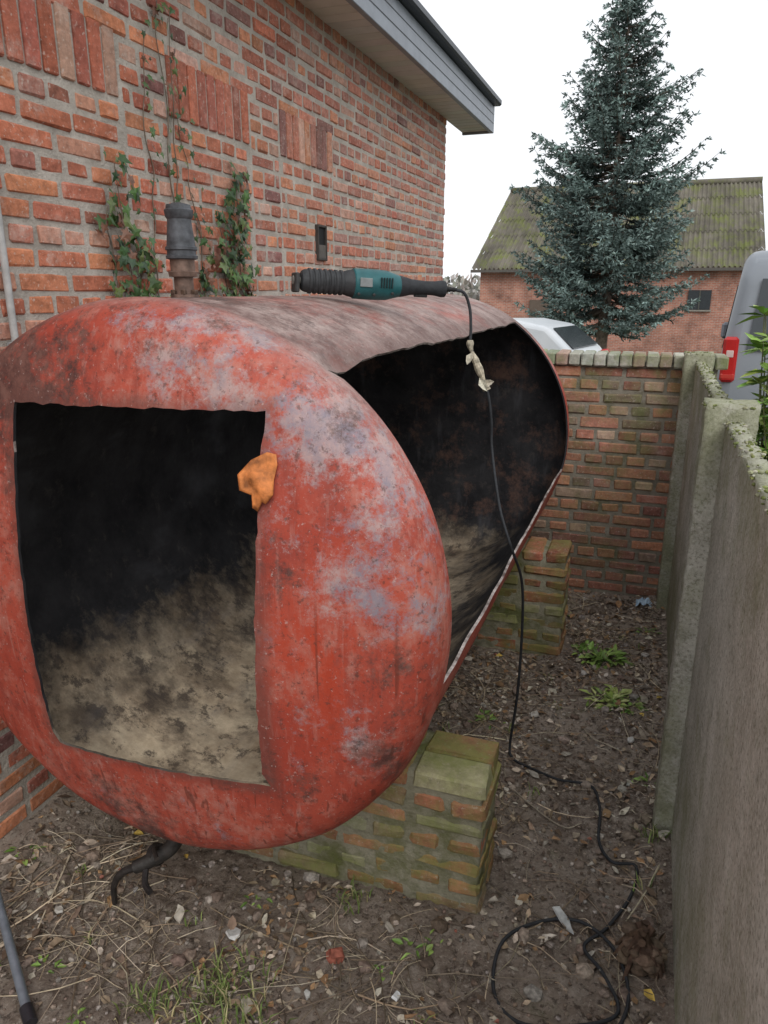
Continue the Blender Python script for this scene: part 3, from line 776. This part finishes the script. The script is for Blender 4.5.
for i in range(40): lump(mb,(.115+U(-.04,.05),1.55+U(-.05,.05),.03+U(0,.05)),U(.008,.022),vary((.14,.10,.07),.3),1)
mb.obj('root_stump',m_attr('root',.9,.2,0,60,.5,.7),None)
mb=MB()
def tuft(x,y,n,h,sp,cols):
    for i in range(n):
        a=U(0,6.28);r=U(0,sp);X=x+math.cos(a)*r;Y=y+math.sin(a)*r;b=U(0,6.28);hh=h*U(.5,1.1);ln=U(.2,1.1)*hh
        p=Vector((X,Y,ghf(X,Y)-.002));w_=U(.0012,.0026);sv=Vector((-math.sin(b),math.cos(b),0))*w_;d=Vector((math.cos(b)*ln,math.sin(b)*ln,0))
        q1=p+d*.35+Vector((0,0,hh*.6));q2=p+d+Vector((0,0,hh*U(.5,.95)))
        mb.add([p-sv,p+sv,q1+sv*.8,q1-sv*.8,q2],[[0,1,2,3],[3,2,4]],vary(random.choice(cols),.25))
GC=[(.16,.23,.06),(.23,.30,.09),(.13,.18,.05),(.42,.38,.2)]
tuft(-.81,1.13,200,.055,.12,GC);tuft(-.70,1.06,110,.05,.09,GC);tuft(-.62,1.5,40,.05,.05,GC);tuft(.14,2.0,25,.06,.04,GC);tuft(-.95,1.05,60,.05,.08,GC)
for i in range(46):
    x=U(-1.55,.14);y=U(.8,3.8)
    if okpos(x,y): tuft(x,y,9,.035,.03,GC)
mb.obj('grass_tufts',m_attr('grass',.6,.3,0,30,.2,0),None,recalc=False)
mb=MB()
def weed(x,y,n,L,cols,up=.5):
    for i in range(n):
        a=U(0,6.28);r=U(0,L*.9);X=x+math.cos(a)*r*1.4;Y=y+math.sin(a)*r
        b=a+U(-1,1)
        leaf(mb,(X,Y,ghf(X,Y)+.003),(math.cos(b),math.sin(b),U(.1,up)),(U(-.4,.4),U(-.4,.4),1),L*U(.35,.9),L*U(.15,.42),vary(random.choice(cols),.3),.15,0,U(0,.5))
WC=[(.20,.32,.07),(.27,.39,.10),(.14,.25,.05)]
weed(-.09,3.16,80,.08,WC,.9);weed(-.15,3.22,30,.06,WC);weed(-.02,2.82,70,.075,[(.34,.42,.12),(.42,.46,.18),(.24,.34,.08)],.6);weed(.05,2.78,26,.05,WC)
weed(-.418,1.40,9,.04,WC);weed(-.38,1.43,6,.03,WC);weed(-.87,1.41,8,.03,WC);weed(-1.55,1.31,12,.04,WC);weed(-.48,1.32,8,.025,WC);weed(-.47,2.5,12,.06,WC)
weed(-1.40,1.0,10,.03,WC);weed(-1.1,.98,10,.03,WC);weed(.12,2.3,10,.04,WC);weed(.1,3.5,14,.05,WC);weed(-.3,3.6,14,.04,WC);weed(-1.25,1.05,8,.035,WC)
mb.obj('weeds',m_attr('weed_leaf',.5,.4,0,40,.25,0),None,recalc=False)
# ------------------------------------------------------------------ BARN
barn=empty('brick_barn')
bb=m_bricktex('barn_brick',(.40,.17,.115),(.31,.12,.085),(.34,.28,.24),'x')
mb=MB();box(mb,(-7.4,33.2,-1.2),(3.5,40.8,2.55));mb.obj('barn_walls',bb,barn)
mb=MB();mb.add([(-7.4,33.2,2.5),(-7.4,40.8,2.5),(-7.0,37,5.7),(3.5,33.2,2.5),(3.5,40.8,2.5),(3.5,37,5.7)],[[0,1,2],[3,5,4]],(.3,.1,.07))
mb.obj('barn_gables',m_bricktex('barn_gable_brick',(.42,.18,.12),(.34,.13,.09),(.34,.28,.24),'y'),barn)
m=NM('mossy_corrugated',.9,.2);c=m.mix(m.rng(m.noise(.9,6,.7),.35,.65),(.105,.095,.078),(.20,.18,.15))
c=m.mix(m.math('MULTIPLY',m.rng(m.noise(1.6,8,.8),.47,.62),.8),c,m.mix(m.noise(9,4),(.10,.125,.03),(.22,.25,.06)))
c=m.mix(m.math('MULTIPLY',m.rng(m.noise(1,4,.6,m.vec((3.5,.5,.5))),.5,.7),.5),c,(.06,.055,.045))
m.col(c);rm=m.mat
mb=MB();rows=5
for r in range(rows):
    n=60*8;vs=[];fs=[]
    for e in(0,1):
        t=(r+e*1.03)/rows
        for i in range(n+1):
            s=i/n;xa=-7.75+(3.75+7.75)*s;xb=-6.95+(3.6+6.95)*s;X=xa+(xb-xa)*t
            zz=2.42+(6.0-2.42)*t+.05*math.sin(i*2*math.pi/8)+(.03 if e==0 else 0)
            vs.append((X,32.85+(37-32.85)*t,zz))
    for i in range(n): fs.append([i,i+1,n+2+i,n+1+i])
    mb.add(vs,fs,(.2,.2,.2))
mb.add([(-7.75,41.1,2.42),(3.75,41.1,2.42),(3.6,37,6.0),(-6.95,37,6.0)],[[0,1,2,3]],(.2,.2,.2))
tube(mb,[(-6.95,37,6.02),(3.6,37,6.02)],.13,10)
mb.obj('barn_roof',rm,barn,recalc=False,smooth=True)
mb=MB();box(mb,(-7.75,32.78,2.32),(3.75,32.86,2.44),(.10,.09,.08));
box(mb,(1.1,33.12,.85),(1.95,33.19,1.6),(.03,.035,.04));box(mb,(1.05,33.1,.78),(2.0,33.2,.84),(.25,.23,.2))
box(mb,(1.50,33.09,.85),(1.55,33.12,1.6),(.08,.08,.07));box(mb,(-5.2,33.12,-1),(-4.2,33.19,1.2),(.12,.09,.07))
mb.obj('barn_window_and_trim',m_attr('barn_trim',.6,.3),barn)
# ------------------------------------------------------------------ SPRUCE
spr=empty('blue_spruce_tree');TX,TY=-1.18,18.7
mb=MB();tube(mb,[(TX-.06,TY,-1.0),(TX+.03,TY,1.5),(TX,TY,4),(TX+.02,TY,7.4)],lambda t:.15*(1-t)+.015,10,(.20,.16,.13));
def rad(z):
    K=[(.8,1.0),(1.2,1.75),(2.2,2.05),(3.2,1.98),(4.2,1.78),(5.1,1.42),(6.0,.98),(6.8,.58),(7.3,.33),(7.7,.05)]
    for (a,b),(c_,d) in zip(K,K[1:]):
        if a<=z<=c_: return b+(d-b)*(z-a)/(c_-a)
    return K[0][1] if z<1 else .03
nd=MB()
def card(p,d,L,W,col):
    s=d.cross(Vector((U(-1,1),U(-1,1),U(-1,1))))
    if s.length<1e-4:return
    s=s.normalized()*W*.5;e=p+d*L;mi=p+d*L*.45
    nd.v.extend([tuple(p),tuple(mi+s),tuple(e),tuple(mi-s)]);o=len(nd.v)-4;nd.f.append([o,o+1,o+2,o+3]);nd.c.append(col);nd.m.append(0)
z=.85
while z<7.6:
    nb=int(5+rad(z)*4.0)
    for b in range(nb):
        a=U(0,6.28);zz=z+U(-.16,.16)
        lob=1+.28*nz((math.cos(a)*1.3,math.sin(a)*1.3,zz*1.5),1,3)
        L=rad(min(7.6,max(.8,zz)))*U(.60,1.10)*lob
        if R()<.06: L*=1.15
        dirh=Vector((math.cos(a),math.sin(a),0));sl_=-.20+.60*(z/7.5)+U(-.15,.15)
        C=[];ns=max(4,int(L/.13))
        for i in range(ns+1):
            t=i/ns;C.append(Vector((TX,TY,zz))+dirh*L*t+Vector((0,0,L*(sl_*t-.20*math.sin(t*2.2)+.26*t*t))))
        tube(mb,C,lambda t:.022*(1-t)+.004,4,(.12,.10,.08),0,False)
        shade=U(.55,1.35);sidev=Vector((-dirh.y,dirh.x,0))
        for i in range(1,ns+1):
            t=i/ns
            if t<.25: continue
            for s in(-1,1):
                bl=(.14+.46*(1-t)*min(1,L))*U(.5,1.25);d=(dirh*.8+sidev*s*U(.5,1.2)+Vector((0,0,U(-.45,.10)))).normalized()
                nc=max(2,int(bl/.065))
                for q in range(nc):
                    p=C[i]+d*bl*q/nc
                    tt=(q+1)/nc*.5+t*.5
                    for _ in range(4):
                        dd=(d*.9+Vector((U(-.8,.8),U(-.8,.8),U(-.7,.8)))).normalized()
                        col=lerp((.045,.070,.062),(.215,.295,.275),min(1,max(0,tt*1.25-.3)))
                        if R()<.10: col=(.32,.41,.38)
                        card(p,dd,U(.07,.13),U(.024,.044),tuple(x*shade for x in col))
    z+=.175 if z<5.5 else .13
mb.obj('trunk_and_limbs',m_attr('bark',.9,.2,0,20,.4,0),spr)
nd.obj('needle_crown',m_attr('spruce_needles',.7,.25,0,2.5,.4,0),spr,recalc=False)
# ------------------------------------------------------------------ DISTANT TREES
mb=MB()
for i in range(9000):
    x=U(-60,40);h=2.6+2.6*abs(nz((x,0,0),.12,3))+1.2*nz((x,0,0),.5,8);z=U(-1,h);y=95+U(-3,3)
    d=Vector((U(-1,1),U(-1,1),U(.2,1.4))).normalized();s=d.cross(Vector((0,1,.2))).normalized()*U(.1,.3);p=Vector((x,y,z));L=U(.4,1.3)
    mb.add([p,p+d*L*.5+s,p+d*L,p+d*L*.5-s],[[0,1,2,3]],vary(random.choice([(.36,.32,.29),(.44,.41,.38),(.32,.32,.28)]),.2))
mb.obj('distant_trees',m_attr('bare_wood',.9,.1,0,1,.2,0),None,recalc=False)
# ------------------------------------------------------------------ VEHICLES
glass=NM('car_glass',.12,.6);glass.col(glass.mix(glass.noise(2,3),(.02,.025,.03),(.05,.06,.065)));glass=glass.mat
def wheel(mb,x,y,r,w_,s):
    M=Matrix.Translation((x,y,r))
    lathe(mb,[(-w_/2,r*.62),(-w_/2,r*.92),(-w_/2+.02,r),(w_/2-.02,r),(w_/2,r*.92),(w_/2,r*.62)],M,28,(.02,.02,.02))
    lathe(mb,[(s*(w_/2-.03),r*.60),(s*(w_/2-.005),r*.55),(s*(w_/2+.002),r*.15),(s*(w_/2+.006),.02)],M,20,(.35,.35,.36))
def body(name,prof_,hw,tum,zb,paint,parent,bev=.07):
    vs=[];N=len(prof_)
    for s in(-1,1):
        for y,z in prof_:
            k=hw-tum*max(0,z-zb)
            vs.append((s*k,y,z))
    fs=[list(range(N)),list(range(N,2*N))[::-1]]+[[i,(i+1)%N,(i+1)%N+N,i+N] for i in range(N)]
    mb=MB();mb.add(vs,fs,(.3,.3,.3));o=mb.obj(name,paint,parent,smooth=True,sharp=50)
    b=o.modifiers.new('b','BEVEL');b.width=bev;b.segments=4;b.limit_method='ANGLE';b.angle_limit=math.radians(28)
    return o
van=empty('parked_van')
p_=NM('grey_van_paint',.32,.5);p_.col(p_.mix(p_.noise(3,5),(.19,.21,.235),(.25,.27,.30)));vp=p_.mat
vprof=[(0,.35),(-.03,.55),(-.02,1.0),(.10,1.75),(.24,1.93),(1.2,1.97),(3.3,1.94),(4.0,1.25),(4.75,1.02),(4.95,.75),(4.95,.35)]
body('van_body',vprof,.97,.12,.95,vp,van,.12)
mb=MB()
def q4(mb,a,b,c,d,col,th=.006):
    a,b,c,d=map(Vector,(a,b,c,d));n=(b-a).cross(d-a).normalized()*th
    mb.add([a,b,c,d,a+n,b+n,c+n,d+n],[[3,2,1,0],[4,5,6,7],[0,1,5,4],[1,2,6,5],[2,3,7,6],[3,0,4,7]],col)
for s in(-1,1):
    xa,xb=(s*.06,s*.76)
    if xa>xb: xa,xb=xb,xa
    q4(mb,(xa,-.014,1.12),(xb,-.014,1.12),(xb-(.05 if s>0 else 0),.078,1.70),(xa+(.05 if s<0 else 0),.078,1.70),(.03,.03,.03),.012)
for s in(-1,1):
    for(ya,yb)in((.5,1.6),(1.9,2.9),(3.0,3.55)):
        x0=.97-.12*(1.1-.95);x1=.97-.12*(1.65-.95)
        L=[(s*(x0+.002),ya,1.1),(s*(x0+.002),yb,1.1),(s*(x1+.002),yb-(.25 if yb>3.5 else 0),1.65),(s*(x1+.002),ya,1.65)]
        if s<0:L=L[::-1]
        q4(mb,*L,(.03,.03,.03),.006)
mb.obj('van_windows',glass,van)
mb=MB()
for s in(-1,1):
    cbox(mb,(s*.885,.0,1.04),(.06,.055,.19),.022,(.42,.012,.012))
    cbox(mb,(s*.885,-.014,1.09),(.035,.045,.035),.01,(.60,.45,.42));cbox(mb,(s*.885,-.012,.90),(.055,.045,.025),.01,(.45,.04,.03))
mb.obj('tail_lights',m_attr('lamp_plastic',.2,.6,0,20,.1,0),van)
mb=MB();cbox(mb,(0,-.06,.48),(.95,.07,.13),.04,(.05,.05,.055));cbox(mb,(0,-.035,.92),(.26,.012,.055),.005,(.6,.6,.55));cbox(mb,(0,-.02,1.35),(.012,.03,.5),.004,(.04,.04,.045))
for s in(-1,1):
    for y in(.95,4.05): wheel(mb,s*.86,y,.34,.22,s)
cbox(mb,(1.05,3.4,1.15),(.08,.06,.12),.03,(.05,.05,.05));cbox(mb,(-.97,3.5,1.12),(.05,.06,.1),.03,(.2,.21,.24))
mb.obj('bumper_and_wheels',m_attr('van_trim',.55,.4),van,sharp=35)
van.location=(1.50,7.0,-.01);van.rotation_euler=(0,0,math.radians(-5))
car=empty('parked_car')
p_=NM('silver_car_paint',.35,.5);p_.col(p_.mix(p_.noise(3,5),(.50,.54,.57),(.62,.64,.66)));cp=p_.mat
cprof=[(0,.3),(-.04,.6),(.05,.92),(.55,1.33),(1.1,1.42),(2.0,1.40),(2.75,1.0),(3.8,.88),(4.05,.65),(4.05,.3)]
body('car_body',cprof,.86,.28,.85,cp,car,.08)
mb=MB();q4(mb,(-.66,.115,1.0),(.66,.115,1.0),(.56,.50,1.30),(-.56,.50,1.30),(.03,)*3,.012)
for s in(-1,1):
    L=[(s*.835,.75,1.0),(s*.835,2.5,1.0),(s*.745,1.95,1.32),(s*.745,.95,1.32)]
    if s<0:L=L[::-1]
    q4(mb,*L,(.03,)*3,.008)
mb.obj('car_windows',glass,car)
mb=MB();cbox(mb,(0,-.05,.5),(.82,.06,.12),.04,(.55,.56,.57));cbox(mb,(0,-.05,.75),(.25,.012,.05),.005,(.6,.6,.5))
for s in(-1,1):
    cbox(mb,(s*.74,.0,.84),(.1,.05,.07),.02,(.45,.02,.02))
    for y in(.7,3.3): wheel(mb,s*.76,y,.3,.2,s)
mb.obj('car_trim_and_wheels',m_attr('car_trim',.5,.4),car,sharp=35)
car.location=(-.95,12.9,terr(12.6)+.13);car.rotation_euler=(0,0,math.radians(78))
